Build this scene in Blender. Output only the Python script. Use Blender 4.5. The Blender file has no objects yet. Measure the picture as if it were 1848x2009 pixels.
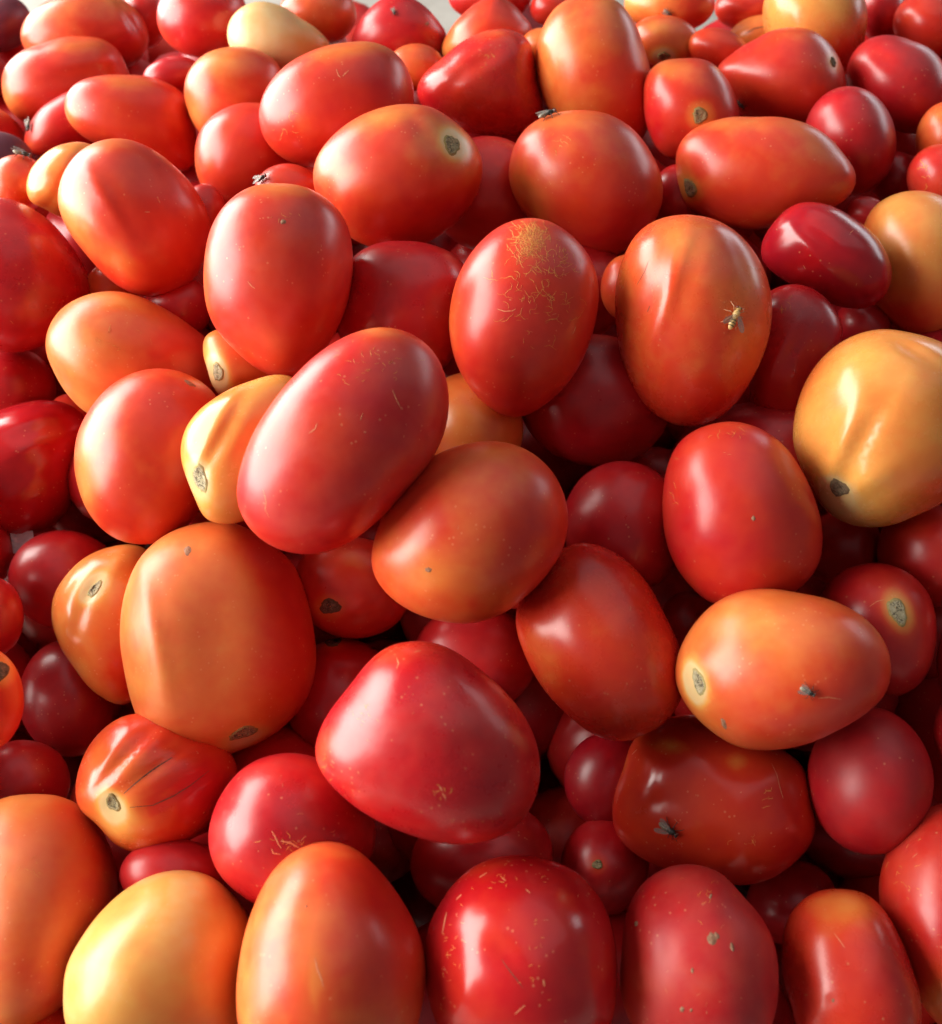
import bpy, math, random
import numpy as np
from mathutils import Vector, Matrix
from mathutils.bvhtree import BVHTree

SC = bpy.context.scene
COL = SC.collection
R = math.radians

# ---------------------------------------------------------------- camera, world, lamps, exposure
CAM_H, PITCH = 0.47, 45.0
FOC = 1862.0                      # focal length in reference units (the frame is 1848 x 2009 of them)
CX0, CY0 = 924.0, 1004.5
cam = bpy.data.cameras.new('camera')
cam.sensor_fit = 'HORIZONTAL'; cam.sensor_width = 36.0; cam.lens = 36.0 * FOC / 1848.0
cam.clip_start = 0.01; cam.clip_end = 60
camo = bpy.data.objects.new('camera', cam); COL.objects.link(camo)
camo.location = (0, 0, CAM_H); camo.rotation_euler = (R(PITCH), 0, 0)
cam.dof.use_dof = True; cam.dof.focus_distance = 0.34; cam.dof.aperture_fstop = 14.0
SC.camera = camo

w = bpy.data.worlds.new('World'); SC.world = w; w.use_nodes = True
bg = w.node_tree.nodes['Background']
bg.inputs['Color'].default_value = (0.95, 0.97, 1.0, 1); bg.inputs['Strength'].default_value = 0.13

def area(name, loc, target, sx, sy, power, col):
    l = bpy.data.lights.new(name, 'AREA'); l.shape = 'RECTANGLE'; l.size = sx; l.size_y = sy
    l.energy = power; l.color = col
    o = bpy.data.objects.new(name, l); COL.objects.link(o); o.location = loc
    d = Vector(target) - Vector(loc)
    o.rotation_euler = d.to_track_quat('-Z', 'Y').to_euler()
    return o
# the open left side of the market stall, a weaker opening behind to the right, and daylight through the awning overhead
area('stall_opening_light', (-1.15, 0.58, 0.66), (0.0, 0.42, 0.50), 2.2, 1.05, 98, (1.0, 0.955, 0.89))
area('back_opening_light', (1.7, 1.6, 0.84), (0.0, 0.30, 0.23), 1.6, 0.45, 9, (0.92, 0.96, 1.0))
area('awning_glow', (0.5, 0.75, 2.3), (0.0, 0.30, 0.19), 2.6, 2.6, 9.5, (0.96, 0.97, 1.0))

SC.render.engine = 'CYCLES'
SC.cycles.use_denoising = True
SC.cycles.max_bounces = 5
SC.cycles.use_adaptive_sampling = True; SC.cycles.adaptive_threshold = 0.03
vs = SC.view_settings
vs.view_transform = 'Standard'; vs.look = 'None'; vs.exposure = 0.0; vs.gamma = 1.0; vs.use_curve_mapping = False

# ---------------------------------------------------------------- geometry of the view: a pixel and a distance give a point of the place
CAM = np.array([0, 0, CAM_H])
RT = np.array([1.0, 0, 0]); UP = np.array([0, math.cos(R(PITCH)), math.sin(R(PITCH))])
FW = np.array([0, math.sin(R(PITCH)), -math.cos(R(PITCH))])
def ray(x, y):
    return (x - CX0) / FOC * RT - (y - CY0) / FOC * UP + FW
def at(x, y, z):
    return CAM + z * ray(x, y)
ZV = [-400, 0, 200, 500, 860, 1300, 1600, 2009, 2500]
ZZ = [.64, .515, .455, .380, .332, .305, .296, .288, .285]
def heap_depth(x, y):
    return float(np.interp(y, ZV, ZZ))

# ---------------------------------------------------------------- materials
def newmat(name):
    m = bpy.data.materials.new(name); m.use_nodes = True
    nt = m.node_tree; b = nt.nodes['Principled BSDF']
    return m, nt, b
def N(nt, t, **kw):
    n = nt.nodes.new(t)
    for k, v in kw.items(): setattr(n, k, v)
    return n
def math_node(nt, op, a, b=None, clamp=False):
    n = N(nt, 'ShaderNodeMath', operation=op, use_clamp=clamp)
    for i, s in enumerate((a, b)):
        if s is None: continue
        if isinstance(s, (int, float)): n.inputs[i].default_value = s
        else: nt.links.new(s, n.inputs[i])
    return n.outputs[0]
def noise(nt, vec, scale, detail=2.0, rough=0.5, dist=0.0):
    n = N(nt, 'ShaderNodeTexNoise'); n.inputs['Scale'].default_value = scale
    n.inputs['Detail'].default_value = detail; n.inputs['Roughness'].default_value = rough
    n.inputs['Distortion'].default_value = dist
    nt.links.new(vec, n.inputs['Vector']); return n.outputs['Fac']
def ramp(nt, fac, stops):
    r = N(nt, 'ShaderNodeValToRGB'); e = r.color_ramp.elements
    while len(e) < len(stops): e.new(0.5)
    for i, (p, c) in enumerate(stops):
        e[i].position = p; e[i].color = (*c, 1) if len(c) == 3 else c
    nt.links.new(fac, r.inputs[0]); return r.outputs[0]
def mixc(nt, fac, a, b, mode='MIX'):
    n = N(nt, 'ShaderNodeMix', data_type='RGBA', blend_type=mode)
    for s, i in ((fac, 0), (a, 6), (b, 7)):
        if isinstance(s, (int, float)): n.inputs[i].default_value = s
        elif isinstance(s, tuple): n.inputs[i].default_value = (*s, 1)
        else: nt.links.new(s, n.inputs[i])
    return n.outputs[2]

def tomato_material():
    m, nt, b = newmat('tomato_skin')
    tc = N(nt, 'ShaderNodeTexCoord'); oi = N(nt, 'ShaderNodeObjectInfo')
    off = N(nt, 'ShaderNodeVectorMath', operation='SCALE')
    comb = N(nt, 'ShaderNodeCombineXYZ')
    for i, k in enumerate((3.1, 7.7, 5.3)):
        nt.links.new(math_node(nt, 'MULTIPLY', oi.outputs['Random'], k), comb.inputs[i])
    add = N(nt, 'ShaderNodeVectorMath', operation='ADD')
    nt.links.new(tc.outputs['Object'], add.inputs[0]); nt.links.new(comb.outputs[0], add.inputs[1])
    P = add.outputs[0]
    sep = N(nt, 'ShaderNodeSeparateColor'); nt.links.new(oi.outputs['Color'], sep.inputs[0])
    at_r = N(nt, 'ShaderNodeAttribute', attribute_name='ripe')
    n1 = noise(nt, P, 38, 3, 0.55, 0.3); n2 = noise(nt, P, 170, 2, 0.6)
    v = math_node(nt, 'ADD', at_r.outputs['Fac'], math_node(nt, 'MULTIPLY', math_node(nt, 'SUBTRACT', n1, 0.5), 0.42))
    v = math_node(nt, 'ADD', v, math_node(nt, 'MULTIPLY', math_node(nt, 'SUBTRACT', n2, 0.5), 0.13))
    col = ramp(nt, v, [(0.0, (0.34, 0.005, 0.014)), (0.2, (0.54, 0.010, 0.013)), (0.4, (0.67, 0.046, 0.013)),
                       (0.6, (0.75, 0.175, 0.035)), (0.8, (0.78, 0.35, 0.078)), (1.0, (0.75, 0.53, 0.25))])
    # tiny pale flecks of the skin
    vo = N(nt, 'ShaderNodeTexVoronoi'); vo.inputs['Scale'].default_value = 420; nt.links.new(P, vo.inputs['Vector'])
    fl = math_node(nt, 'MULTIPLY', math_node(nt, 'LESS_THAN', vo.outputs['Distance'], 0.16), math_node(nt, 'GREATER_THAN', noise(nt, P, 90, 2), 0.56))
    col = mixc(nt, math_node(nt, 'MULTIPLY', fl, 0.26), col, (0.85, 0.42, 0.20))
    # dusty film, patchy
    du = math_node(nt, 'MULTIPLY', ramp(nt, noise(nt, P, 60, 4, 0.65), [(0.40, (0, 0, 0)), (0.80, (1, 1, 1))]), sep.outputs['Green'])
    col = mixc(nt, math_node(nt, 'MULTIPLY', du, 0.16), col, (0.60, 0.26, 0.16))
    col = mixc(nt, math_node(nt, 'SUBTRACT', 1.0, oi.outputs['Alpha'], True), col, (0.58, 0.40, 0.075))
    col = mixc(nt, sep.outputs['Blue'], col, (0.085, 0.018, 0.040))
    nt.links.new(col, b.inputs['Base Color'])
    ro = math_node(nt, 'ADD', sep.outputs['Red'], math_node(nt, 'MULTIPLY', math_node(nt, 'SUBTRACT', noise(nt, P, 95, 4, 0.62), 0.5), 0.20))
    ro = math_node(nt, 'ADD', ro, math_node(nt, 'MULTIPLY', du, 0.15))
    nt.links.new(ro, b.inputs['Roughness'])
    b.inputs['IOR'].default_value = 1.5; b.inputs['Specular IOR Level'].default_value = 0.56
    b.inputs['Subsurface Weight'].default_value = 0.22
    b.inputs['Subsurface Radius'].default_value = (1.0, 0.32, 0.16)
    b.inputs['Subsurface Scale'].default_value = 0.004
    bp = N(nt, 'ShaderNodeBump'); bp.inputs['Strength'].default_value = 0.10; bp.inputs['Distance'].default_value = 0.0012
    h = noise(nt, P, 120, 4, 0.42)
    nt.links.new(h, bp.inputs['Height']); nt.links.new(bp.outputs[0], b.inputs['Normal'])
    return m
M_TOM = tomato_material()

def simple(name, c1, c2, scale, rough, bump=0.0, dist=0.0005, detail=4):
    m, nt, b = newmat(name)
    tc = N(nt, 'ShaderNodeTexCoord'); f = noise(nt, tc.outputs['Object'], scale, detail, 0.6)
    nt.links.new(ramp(nt, f, [(0.35, c1), (0.65, c2)]), b.inputs['Base Color'])
    b.inputs['Roughness'].default_value = rough
    if bump:
        bp = N(nt, 'ShaderNodeBump'); bp.inputs['Strength'].default_value = bump; bp.inputs['Distance'].default_value = dist
        nt.links.new(f, bp.inputs['Height']); nt.links.new(bp.outputs[0], b.inputs['Normal'])
    return m
def scar_material(name, dark, mid, rim):
    m, nt, b = newmat(name)
    tc = N(nt, 'ShaderNodeTexCoord'); P = tc.outputs['Object']
    f = noise(nt, P, 700, 4, 0.65, 0.6); cr = noise(nt, P, 420, 2, 0.5, 1.2)
    col = ramp(nt, f, [(0.32, dark), (0.62, mid)])
    crack = math_node(nt, 'LESS_THAN', math_node(nt, 'ABSOLUTE', math_node(nt, 'SUBTRACT', cr, 0.5)), 0.028)
    col = mixc(nt, math_node(nt, 'MULTIPLY', crack, 0.75), col, (0.05, 0.035, 0.018))
    a = N(nt, 'ShaderNodeAttribute', attribute_name='rim')
    r = ramp(nt, math_node(nt, 'ADD', a.outputs['Fac'], math_node(nt, 'MULTIPLY', math_node(nt, 'SUBTRACT', f, 0.5), 0.3)), [(0.70, (0, 0, 0)), (0.88, (1, 1, 1))])
    col = mixc(nt, r, col, rim)
    nt.links.new(col, b.inputs['Base Color']); b.inputs['Roughness'].default_value = 0.85
    bp = N(nt, 'ShaderNodeBump'); bp.inputs['Strength'].default_value = 0.9; bp.inputs['Distance'].default_value = 0.0006
    nt.links.new(f, bp.inputs['Height']); nt.links.new(bp.outputs[0], b.inputs['Normal'])
    return m
M_SCAR = scar_material('stem_scar_cork', (0.20, 0.145, 0.06), (0.42, 0.35, 0.19), (0.30, 0.21, 0.06))
M_SCAR_PALE = scar_material('stem_scar_pale', (0.32, 0.27, 0.15), (0.55, 0.48, 0.31), (0.42, 0.33, 0.12))
M_SCAR_DARK = scar_material('stem_scar_dark', (0.08, 0.055, 0.03), (0.26, 0.19, 0.11), (0.14, 0.09, 0.04))
M_RUSSET = simple('russet_scratch', (0.66, 0.12, 0.022), (0.78, 0.34, 0.065), 1500, 0.6)
M_PALESC = simple('pale_scratch', (0.66, 0.13, 0.05), (0.72, 0.28, 0.13), 1500, 0.6)
M_CRACK = simple('dark_crack', (0.08, 0.035, 0.02), (0.18, 0.08, 0.04), 1500, 0.8)
M_SCAB = simple('dry_scab', (0.24, 0.10, 0.05), (0.42, 0.22, 0.13), 1200, 0.8, 0.6)
M_FLYD = simple('fly_dark', (0.012, 0.012, 0.010), (0.05, 0.05, 0.04), 2500, 0.4)
M_FLYG = simple('fly_abdomen', (0.10, 0.09, 0.06), (0.45, 0.40, 0.30), 2200, 0.5)
M_EYE = simple('fly_eye', (0.10, 0.015, 0.01), (0.20, 0.03, 0.015), 2500, 0.3)
M_LEG = simple('fly_leg', (0.03, 0.02, 0.015), (0.07, 0.04, 0.03), 2500, 0.5)
M_HOVER = simple('hoverfly_yellow', (0.45, 0.28, 0.08), (0.75, 0.52, 0.22), 1800, 0.45)
M_HLEG = simple('hoverfly_leg', (0.55, 0.25, 0.12), (0.7, 0.4, 0.22), 1800, 0.5)
def wing_material():
    m, nt, b = newmat('fly_wing')
    b.inputs['Base Color'].default_value = (0.34, 0.31, 0.27, 1); b.inputs['Roughness'].default_value = 0.25
    b.inputs['Alpha'].default_value = 0.38
    return m
M_WING = wing_material()

# ---------------------------------------------------------------- structure
def mesh_obj(name, verts, faces, mat, parent=None, smooth=True, loc=(0, 0, 0)):
    me = bpy.data.meshes.new(name); me.from_pydata([tuple(v) for v in verts], [], faces); me.update()
    if smooth: me.polygons.foreach_set('use_smooth', [True] * len(me.polygons))
    if mat: me.materials.append(mat)
    o = bpy.data.objects.new(name, me); COL.objects.link(o); o.location = loc
    if parent: o.parent = parent
    return o
M_GROUND = simple('pale_concrete', (0.34, 0.32, 0.285), (0.44, 0.42, 0.38), 14, 0.9, 0.3, 0.002)
g = mesh_obj('ground', [(-6, -3, 0), (6, -3, 0), (6, 9, 0), (-6, 9, 0)], [(0, 1, 2, 3)], M_GROUND, smooth=False)
g['kind'] = 'structure'

# ---------------------------------------------------------------- what lies in the heap, from the far side to the near side
# outlines in reference units of the 1848 x 2009 frame; ripe: 0 crimson .. 0.4 orange-red .. 0.6 orange .. 1 pale yellow
TOMATOES = [
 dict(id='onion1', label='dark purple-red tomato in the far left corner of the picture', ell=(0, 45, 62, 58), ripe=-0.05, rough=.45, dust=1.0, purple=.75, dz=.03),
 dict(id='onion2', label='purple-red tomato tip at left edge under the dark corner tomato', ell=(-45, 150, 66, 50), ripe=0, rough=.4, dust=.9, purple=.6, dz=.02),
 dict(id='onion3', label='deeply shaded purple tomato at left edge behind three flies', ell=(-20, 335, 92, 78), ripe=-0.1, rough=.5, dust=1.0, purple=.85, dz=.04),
 dict(id='t0', label='red tomato half hidden behind the creased orange-red one at top left', ell=(285, 32, 48, 64), ripe=0.3, dz=.02),
 dict(id='t15', label='pink-red tomato at top edge behind the pointed one, centre of far row', ell=(962, -6, 82, 50), ripe=0.27, dz=.02),
 dict(id='t16', label='small red tomato at top edge left of the tall orange tomato', ell=(1086, 16, 46, 38), ripe=0.3, dz=.02),
 dict(id='t5', label='orange-red tomato at top edge behind the pale yellow one', ell=(622, 28, 76, 64), ripe=0.45, dz=.015),
 dict(id='t3', label='rosy red tomato at top edge left of the pale yellow one', ell=(398, 32, 92, 82, 15), ripe=0.25),
 dict(id='t1', label='creased orange-red tomato in the far row near the top left corner',
      pts=[(40,70),(44,48),(62,22),(95,0),(140,-14),(190,-16),(240,-2),(275,30),(291,65),(288,98),(262,130),(200,138),(120,130),(60,112)], ripe=0.47,
      tint=[(250,80,60,60,0,-.2),(230,5,40,30,0,.2)], dents=[(252,40,55,6,58,-7),(240,45,55,10,58,3)]),
 dict(id='t6', label='small dull red tomato deep between five others at top left', ell=(338, 148, 58, 38, -8), ripe=0.15, dz=.02),
 dict(id='t4', label='pale yellow tomato in the far row, the palest in the heap',
      pts=[(447,70),(452,40),(475,15),(510,2),(545,8),(590,35),(630,65),(650,92),(645,130),(600,150),(545,145),(490,125),(455,98)], ripe=0.98, tint=[(640,110,60,40,35,-.25)], rough=.34),
 dict(id='t13', label='dark red tomato in far row with a brown spot, right of pale yellow one',
      pts=[(690,85),(700,50),(725,18),(765,-8),(800,-8),(835,12),(860,40),(878,70),(870,110),(830,130),(760,130),(705,120)], ripe=0.16, tint=[(838,55,22,22,0,.18)], scabs=[(838,47,4,4,0)]),
 dict(id='t12', label='small orange tomato peeping out behind two large red ones at the top', ell=(815, 132, 56, 46), ripe=0.55, dz=.01),
 dict(id='t14', label='pointed orange-red tomato in far row behind the dented rosy one',
      pts=[(865,100),(880,60),(910,25),(945,0),(968,-10),(995,2),(1025,32),(1042,52),(1040,90),(1010,130),(950,150),(890,140)], ripe=0.41, tint=[(880,110,40,60,0,.2)]),
 dict(id='t16b', label='small patch of an orange tomato left of the tall orange tomato', ell=(1062, 92, 42, 38), ripe=0.6),
 dict(id='t19', label='orange tomato at top edge carrying a tiny dark fly, far right of centre', ell=(1314, 8, 88, 58), ripe=0.52, tint=[(1260,-10,40,40,0,.3),(1380,30,40,50,0,-.2)]),
 dict(id='t22', label='pink-red tomato at top edge left of the big yellow-orange one', ell=(1462, 16, 60, 44), ripe=0.27, dz=.02),
 dict(id='t22b', label='orange tomato with a fine dark line, behind the red one with a hole', ell=(1490, 68, 66, 38, -15), ripe=0.66, dz=.01, cracks=[([(1462,66),(1480,56),(1500,52)],2)]),
 dict(id='t24', label='red tomato at top edge right of the big yellow-orange one', ell=(1728, 20, 50, 62), ripe=0.15, dz=.02),
 dict(id='t25', label='rosy tomato in the top right corner of the picture', ell=(1822, 48, 70, 66), ripe=0.33),
 dict(id='t23', label='big yellow-orange tomato standing in the far row at right',
      pts=[(1497,40),(1500,0),(1525,-45),(1580,-70),(1640,-60),(1685,-25),(1700,20),(1696,70),(1682,115),(1660,148),(1610,150),(1550,130),(1510,90)], ripe=0.76,
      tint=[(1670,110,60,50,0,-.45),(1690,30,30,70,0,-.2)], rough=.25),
 dict(id='t20x', label='small orange-red tomato with stem scar, right of the tall orange tomato',
      ell=(1305, 82, 70, 52, 10), ripe=0.45, tint=[(1290,55,25,15,0,.25),(1340,90,20,20,0,.1)], scars=[(1302,110,15,9,0)]),
 dict(id='t21', label='small plain red tomato in far row between two stem-scarred ones and hole-marked one', ell=(1408, 95, 60, 40, 12), ripe=0.37),
 dict(id='t26', label='dark red tomato near right edge, below the rosy corner tomato',
      pts=[(1660,150),(1672,105),(1700,78),(1738,68),(1785,78),(1830,100),(1860,150),(1860,205),(1830,255),(1790,264),(1735,245),(1690,210)], ripe=0.15, dents=[(1740,120,30,12,30,-4)]),
 dict(id='t2', label='orange-pink tomato with a nipped right end at upper left edge',
      pts=[(0,160),(4,138),(30,108),(85,84),(155,73),(205,80),(235,105),(246,135),(256,152),(235,190),(180,222),(110,245),(55,247),(20,222),(3,190)], ripe=0.37,
      tint=[(15,200,30,40,0,.25),(160,90,60,20,-10,.12)], dents=[(150,150,70,16,-8,-6)]),
 dict(id='t7', label='pale pink tomato with a fly on its left end, upper left',
      pts=[(48,285),(52,255),(70,225),(105,195),(150,178),(190,190),(205,230),(190,280),(140,305),(90,305),(60,300)], ripe=0.25, tint=[(60,285,20,20,0,.15)], rough=.33),
 dict(id='t8', label='large smooth orange-red tomato lying flat at upper left above the cleft orange ones',
      pts=[(126,212),(132,185),(155,162),(195,151),(250,148),(315,157),(360,182),(382,225),(390,280),(385,325),(340,340),(280,325),(210,290),(158,265),(135,242)], ripe=0.35,
      tint=[(240,160,70,16,5,.22),(135,230,25,35,0,.2)]),
 dict(id='t9', label='greenish-orange topped round tomato below the pale yellow one',
      pts=[(362,180),(368,145),(395,110),(440,92),(495,94),(538,116),(558,150),(560,200),(530,245),(470,270),(410,275),(385,250),(370,215)], ripe=0.43,
      tint=[(440,120,60,28,10,.22),(385,225,25,40,-20,.22)], dust=.8),
 dict(id='t10', label='round red tomato tucked under the large red one, upper left of centre',
      pts=[(384,308),(388,270),(410,235),(450,210),(500,203),(545,215),(580,260),(590,320),(560,370),(510,400),(450,408),(410,385),(390,348)], ripe=0.33, tint=[(405,330,25,50,0,.15)]),
 dict(id='t11', label='large red tomato with orange top lying slanted at upper centre left',
      pts=[(509,225),(516,190),(550,140),(608,104),(675,85),(735,85),(778,107),(804,145),(813,190),(803,240),(765,290),(700,322),(620,328),(560,312),(525,278)], ripe=0.31,
      tint=[(700,95,90,26,-8,.28),(590,240,35,20,40,.12)], scratch=[([(660,136),(664,148),(668,152)],2),([(672,150),(684,138)],2)], web=[(565,245,14,18,7,14,1.4)]),
 dict(id='t17', label='dented rosy red tomato left of the tall orange tomato',
      pts=[(818,182),(828,150),(868,115),(918,76),(962,58),(1008,60),(1038,80),(1050,115),(1056,160),(1064,212),(1055,245),(1025,262),(980,272),(930,268),(880,248),(838,218)], ripe=0.25,
      dents=[(950,120,45,14,-35,-6),(905,150,40,14,-50,-5),(1000,90,30,30,0,3)], tint=[(960,66,40,14,0,.2)], web=[(958,118,8,9,8,9,1.2)], rough=.24),
 dict(id='t18', label='tall orange tomato standing upright at top centre',
      pts=[(1165,-14),(1210,0),(1240,35),(1265,95),(1280,165),(1278,230),(1255,275),(1200,292),(1125,275),(1080,228),(1060,185),(1049,130),(1050,88),(1065,45),(1100,2)], ripe=0.51,
      tint=[(1080,150,35,80,0,.16),(1240,190,60,110,0,-.18),(1190,0,30,30,0,.12)], flecks=7),
 dict(id='t27', label='red tomato with a dark hole near its right end, upper right',
      pts=[(1403,134),(1429,111),(1479,77),(1512,59),(1556,53),(1596,60),(1623,81),(1645,112),(1658,151),(1660,178),(1647,215),(1620,240),(1563,250),(1480,240),(1440,210),(1415,170)], ripe=0.3,
      tint=[(1550,70,60,18,0,.18)], scars=[(1634,122,4.5,12,-15,'d')], halo=.1),
 dict(id='t28', label='round orange-red tomato with a corky stem scar facing front, upper right',
      pts=[(1262,200),(1268,150),(1295,122),(1338,115),(1390,122),(1425,155),(1447,200),(1450,240),(1430,290),(1370,315),(1305,308),(1272,260)], ripe=0.29,
      tint=[(1320,135,60,30,10,.32)], scars=[(1373,227,17,19,0)], halo=.12),
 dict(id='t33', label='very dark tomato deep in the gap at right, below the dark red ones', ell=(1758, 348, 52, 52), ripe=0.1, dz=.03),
 dict(id='t29', label='shaded dark red tomato right of the brownish flat-lying one', ell=(1668, 275, 92, 106, -12), ripe=0.12),
 dict(id='t31', label='orange-red tomato cut by the right edge, above the bruised one', ell=(1858, 272, 62, 74, 15), ripe=0.47),
 dict(id='t34', label='little red tomato peeping out above the crimson one at right', ell=(1700, 418, 42, 32), ripe=0.15, dz=.015),
 dict(id='t32', label='bruised red tomato cut by the right edge above the yellow-orange one', ell=(1848, 348, 70, 66, -30), ripe=0.29, dust=.8, web=[(1810,330,10,16,8,10,1.5)]),
 dict(id='t49', label='dark red tomato sliver between the fly-topped one and the brownish one', ell=(1330, 385, 52, 62), ripe=0.18, dz=.02),
 dict(id='t30', label='brownish orange tomato lying flat with pointed right end and stem scar left',
      pts=[(1325,325),(1328,292),(1345,265),(1372,246),(1409,234),(1479,231),(1546,233),(1597,250),(1634,278),(1657,308),(1677,336),(1678,356),(1664,384),(1640,402),(1597,420),(1530,445),(1446,447),(1378,423),(1345,403),(1331,366)], ripe=0.41,
      tint=[(1450,245,110,18,0,.16),(1420,400,100,30,0,-.14),(1600,290,50,30,40,.1)], scars=[(1354,369,13,23,-20,'')], halo=.08, dents=[(1660,330,16,40,20,4)]),
 dict(id='t41', label='pale orange tomato at left edge with two flies on top', ell=(32, 362, 62, 58), ripe=0.41),
 dict(id='t42', label='smaller orange lobe-shaped tomato pressed behind the large orange-sided one at left',
      pts=[(51,372),(58,335),(85,302),(125,282),(165,279),(200,300),(205,360),(180,420),(140,430),(90,410),(60,395)], ripe=0.66, tint=[(75,385,30,25,0,.05)], rough=.22, dents=[(135,340,60,9,-60,-7)]),
 dict(id='t44', label='dark red tomato sliver right of the large orange-sided one at left', ell=(398, 425, 46, 64), ripe=0.25, dz=.015),
 dict(id='t45', label='small red tomato wedged under the large red one, a fly at its left', ell=(566, 376, 66, 54), ripe=0.31),
 dict(id='t47', dz=0.015, label='red tomato in shade right behind the one with the round brown scar', ell=(955, 380, 108, 112), ripe=0.25),
 dict(id='t46', label='big orange-red tomato with a round brown stem scar at its upper right',
      pts=[(618,352),(625,312),(650,276),(690,241),(740,216),(800,205),(850,211),(895,237),(930,270),(948,312),(946,355),(926,400),(890,440),(845,470),(790,486),(740,486),(690,468),(645,425)], ripe=0.39,
      tint=[(760,230,70,26,-20,.22),(640,330,40,50,-30,.16),(880,420,70,60,0,-.16),(850,250,30,30,0,.1)],
      scars=[(886,284,17,24,-25)], halo=.3, dents=[(886,284,30,36,-25,-5),(830,270,14,60,-35,-5),(860,340,10,50,20,-2.5)]),
 dict(id='t48', label='orange-red tomato with a fly perched on its top edge, upper centre',
      pts=[(1000,350),(1006,300),(1032,255),(1075,228),(1130,217),(1185,222),(1235,250),(1275,300),(1297,350),(1298,395),(1280,440),(1240,482),(1195,506),(1150,500),(1100,472),(1045,435),(1015,395)], ripe=0.39,
      tint=[(1040,400,35,70,-20,.24),(1120,235,70,25,0,.2),(1230,420,80,80,0,-.14)], web=[(1100,284,8,12,9,10,1.5)], dents=[(1097,290,16,26,0,-3)]),
 dict(id='t51', dz=0.01, label='plain red tomato in shade between the two large front ones, upper centre',
      pts=[(660,640),(668,560),(690,505),(735,477),(795,472),(855,483),(905,512),(925,580),(905,660),(870,720),(800,745),(720,720)], ripe=0.17, rough=.27),
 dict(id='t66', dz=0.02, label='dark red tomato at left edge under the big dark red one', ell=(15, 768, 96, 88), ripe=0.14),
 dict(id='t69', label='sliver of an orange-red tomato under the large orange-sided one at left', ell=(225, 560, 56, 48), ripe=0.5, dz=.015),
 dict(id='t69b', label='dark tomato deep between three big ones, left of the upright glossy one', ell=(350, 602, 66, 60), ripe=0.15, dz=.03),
 dict(id='t40', label='big dark red tomato cut by the left edge, upper left',
      pts=[(-100,520),(-85,450),(-45,400),(0,388),(42,400),(90,430),(132,475),(165,525),(186,578),(178,615),(135,652),(80,682),(0,692),(-60,660),(-95,600)], ripe=0.13, rough=.26, dents=[(60,480,70,14,40,3)], flecks=5),
 dict(id='t43', label='large tomato with orange left flank and red right, upper left',
      pts=[(113,397),(118,352),(140,312),(175,284),(215,272),(255,275),(300,295),(345,330),(385,375),(410,425),(416,468),(405,515),(385,550),(348,576),(300,586),(250,570),(200,530),(165,490),(130,442)], ripe=0.35,
      tint=[(140,410,32,90,-20,.34),(200,285,60,20,-10,.24),(230,500,30,60,-40,.18)], dents=[(205,380,90,10,60,4),(235,400,80,16,60,-3)], scratch=[([(308,386),(314,398)],2),([(284,416),(294,416)],2)]),
 dict(id='t68', label='small red sliver between the shiny red and the mottled orange tomato, left', ell=(140, 812, 46, 40), ripe=0.3, dz=.02),
 dict(id='t62', label='mottled orange tomato lying slanted at left, upper half behind the red-orange one',
      pts=[(88,682),(95,642),(120,606),(160,582),(210,572),(265,580),(320,605),(370,637),(408,668),(425,710),(420,765),(380,805),(310,825),(230,830),(172,812),(135,780),(105,732)], ripe=0.58,
      tint=[(350,700,90,80,0,-.3),(230,590,60,20,10,.1),(170,790,50,30,30,.1)], dust=1.0, web=[(240,665,40,14,14,10,1.1)]),
 dict(id='t64', label='small tomato with yellow ring round its stem scar, under the upright glossy one',
      pts=[(398,690),(402,662),(425,648),(470,650),(530,680),(570,710),(575,740),(530,752),(480,765),(440,782),(420,765),(406,725)], ripe=0.47, tint=[(412,690,25,40,0,.3),(440,770,30,20,0,.3)], scars=[(428,730,12,22,-12,'p')], halo=.3),
 dict(id='t53', label='shaded orange sliver between the scratched tomato and the hoverfly tomato', ell=(1228, 566, 48, 66), ripe=0.45, dz=.015),
 dict(id='t37', label='dark tomato in the deep gap right of the crimson one', ell=(1692, 640, 58, 52), ripe=0.12, dz=.035),
 dict(id='t36', label='yellow-orange tomato cut by the right edge beside the crimson one',
      pts=[(1692,520),(1695,450),(1715,405),(1755,380),(1805,374),(1855,388),(1900,430),(1915,510),(1900,600),(1860,665),(1800,665),(1745,630),(1705,580)], ripe=0.72,
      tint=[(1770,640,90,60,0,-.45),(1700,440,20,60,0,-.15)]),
 dict(id='t35', label='small crimson glossy tomato lying slanted at right',
      pts=[(1493,492),(1500,462),(1516,437),(1537,414),(1565,398),(1600,396),(1640,407),(1680,430),(1712,455),(1735,485),(1748,520),(1746,553),(1730,585),(1700,605),(1662,606),(1620,592),(1575,568),(1528,540),(1500,515)], ripe=0.04, rough=.2, dust=.15,
      dents=[(1610,470,70,10,38,-3),(1600,500,60,10,50,3)], flecks=5),
 dict(id='t55', dz=0.01, label='dark red wrinkled tomato in shade below the crimson one, right',
      pts=[(1470,760),(1470,660),(1490,590),(1525,562),(1565,557),(1605,572),(1640,608),(1655,645),(1640,700),(1600,770),(1545,840),(1490,840)], ripe=0.14, rough=.26, web=[(1543,600,8,8,8,9,1.3)], dents=[(1530,690,60,7,-62,4),(1555,690,60,8,-62,-3)]),
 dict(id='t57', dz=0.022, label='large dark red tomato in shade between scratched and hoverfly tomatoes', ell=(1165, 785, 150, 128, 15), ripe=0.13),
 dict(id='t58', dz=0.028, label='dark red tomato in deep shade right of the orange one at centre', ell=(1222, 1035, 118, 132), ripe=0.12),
 dict(id='t59', dz=0.012, label='peach-coloured shaded tomato in the gap right of the big diagonal red one', ell=(922, 842, 105, 112), ripe=0.62),
 dict(id='t50', label='upright glossy red tomato with orange top, left of centre',
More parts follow.
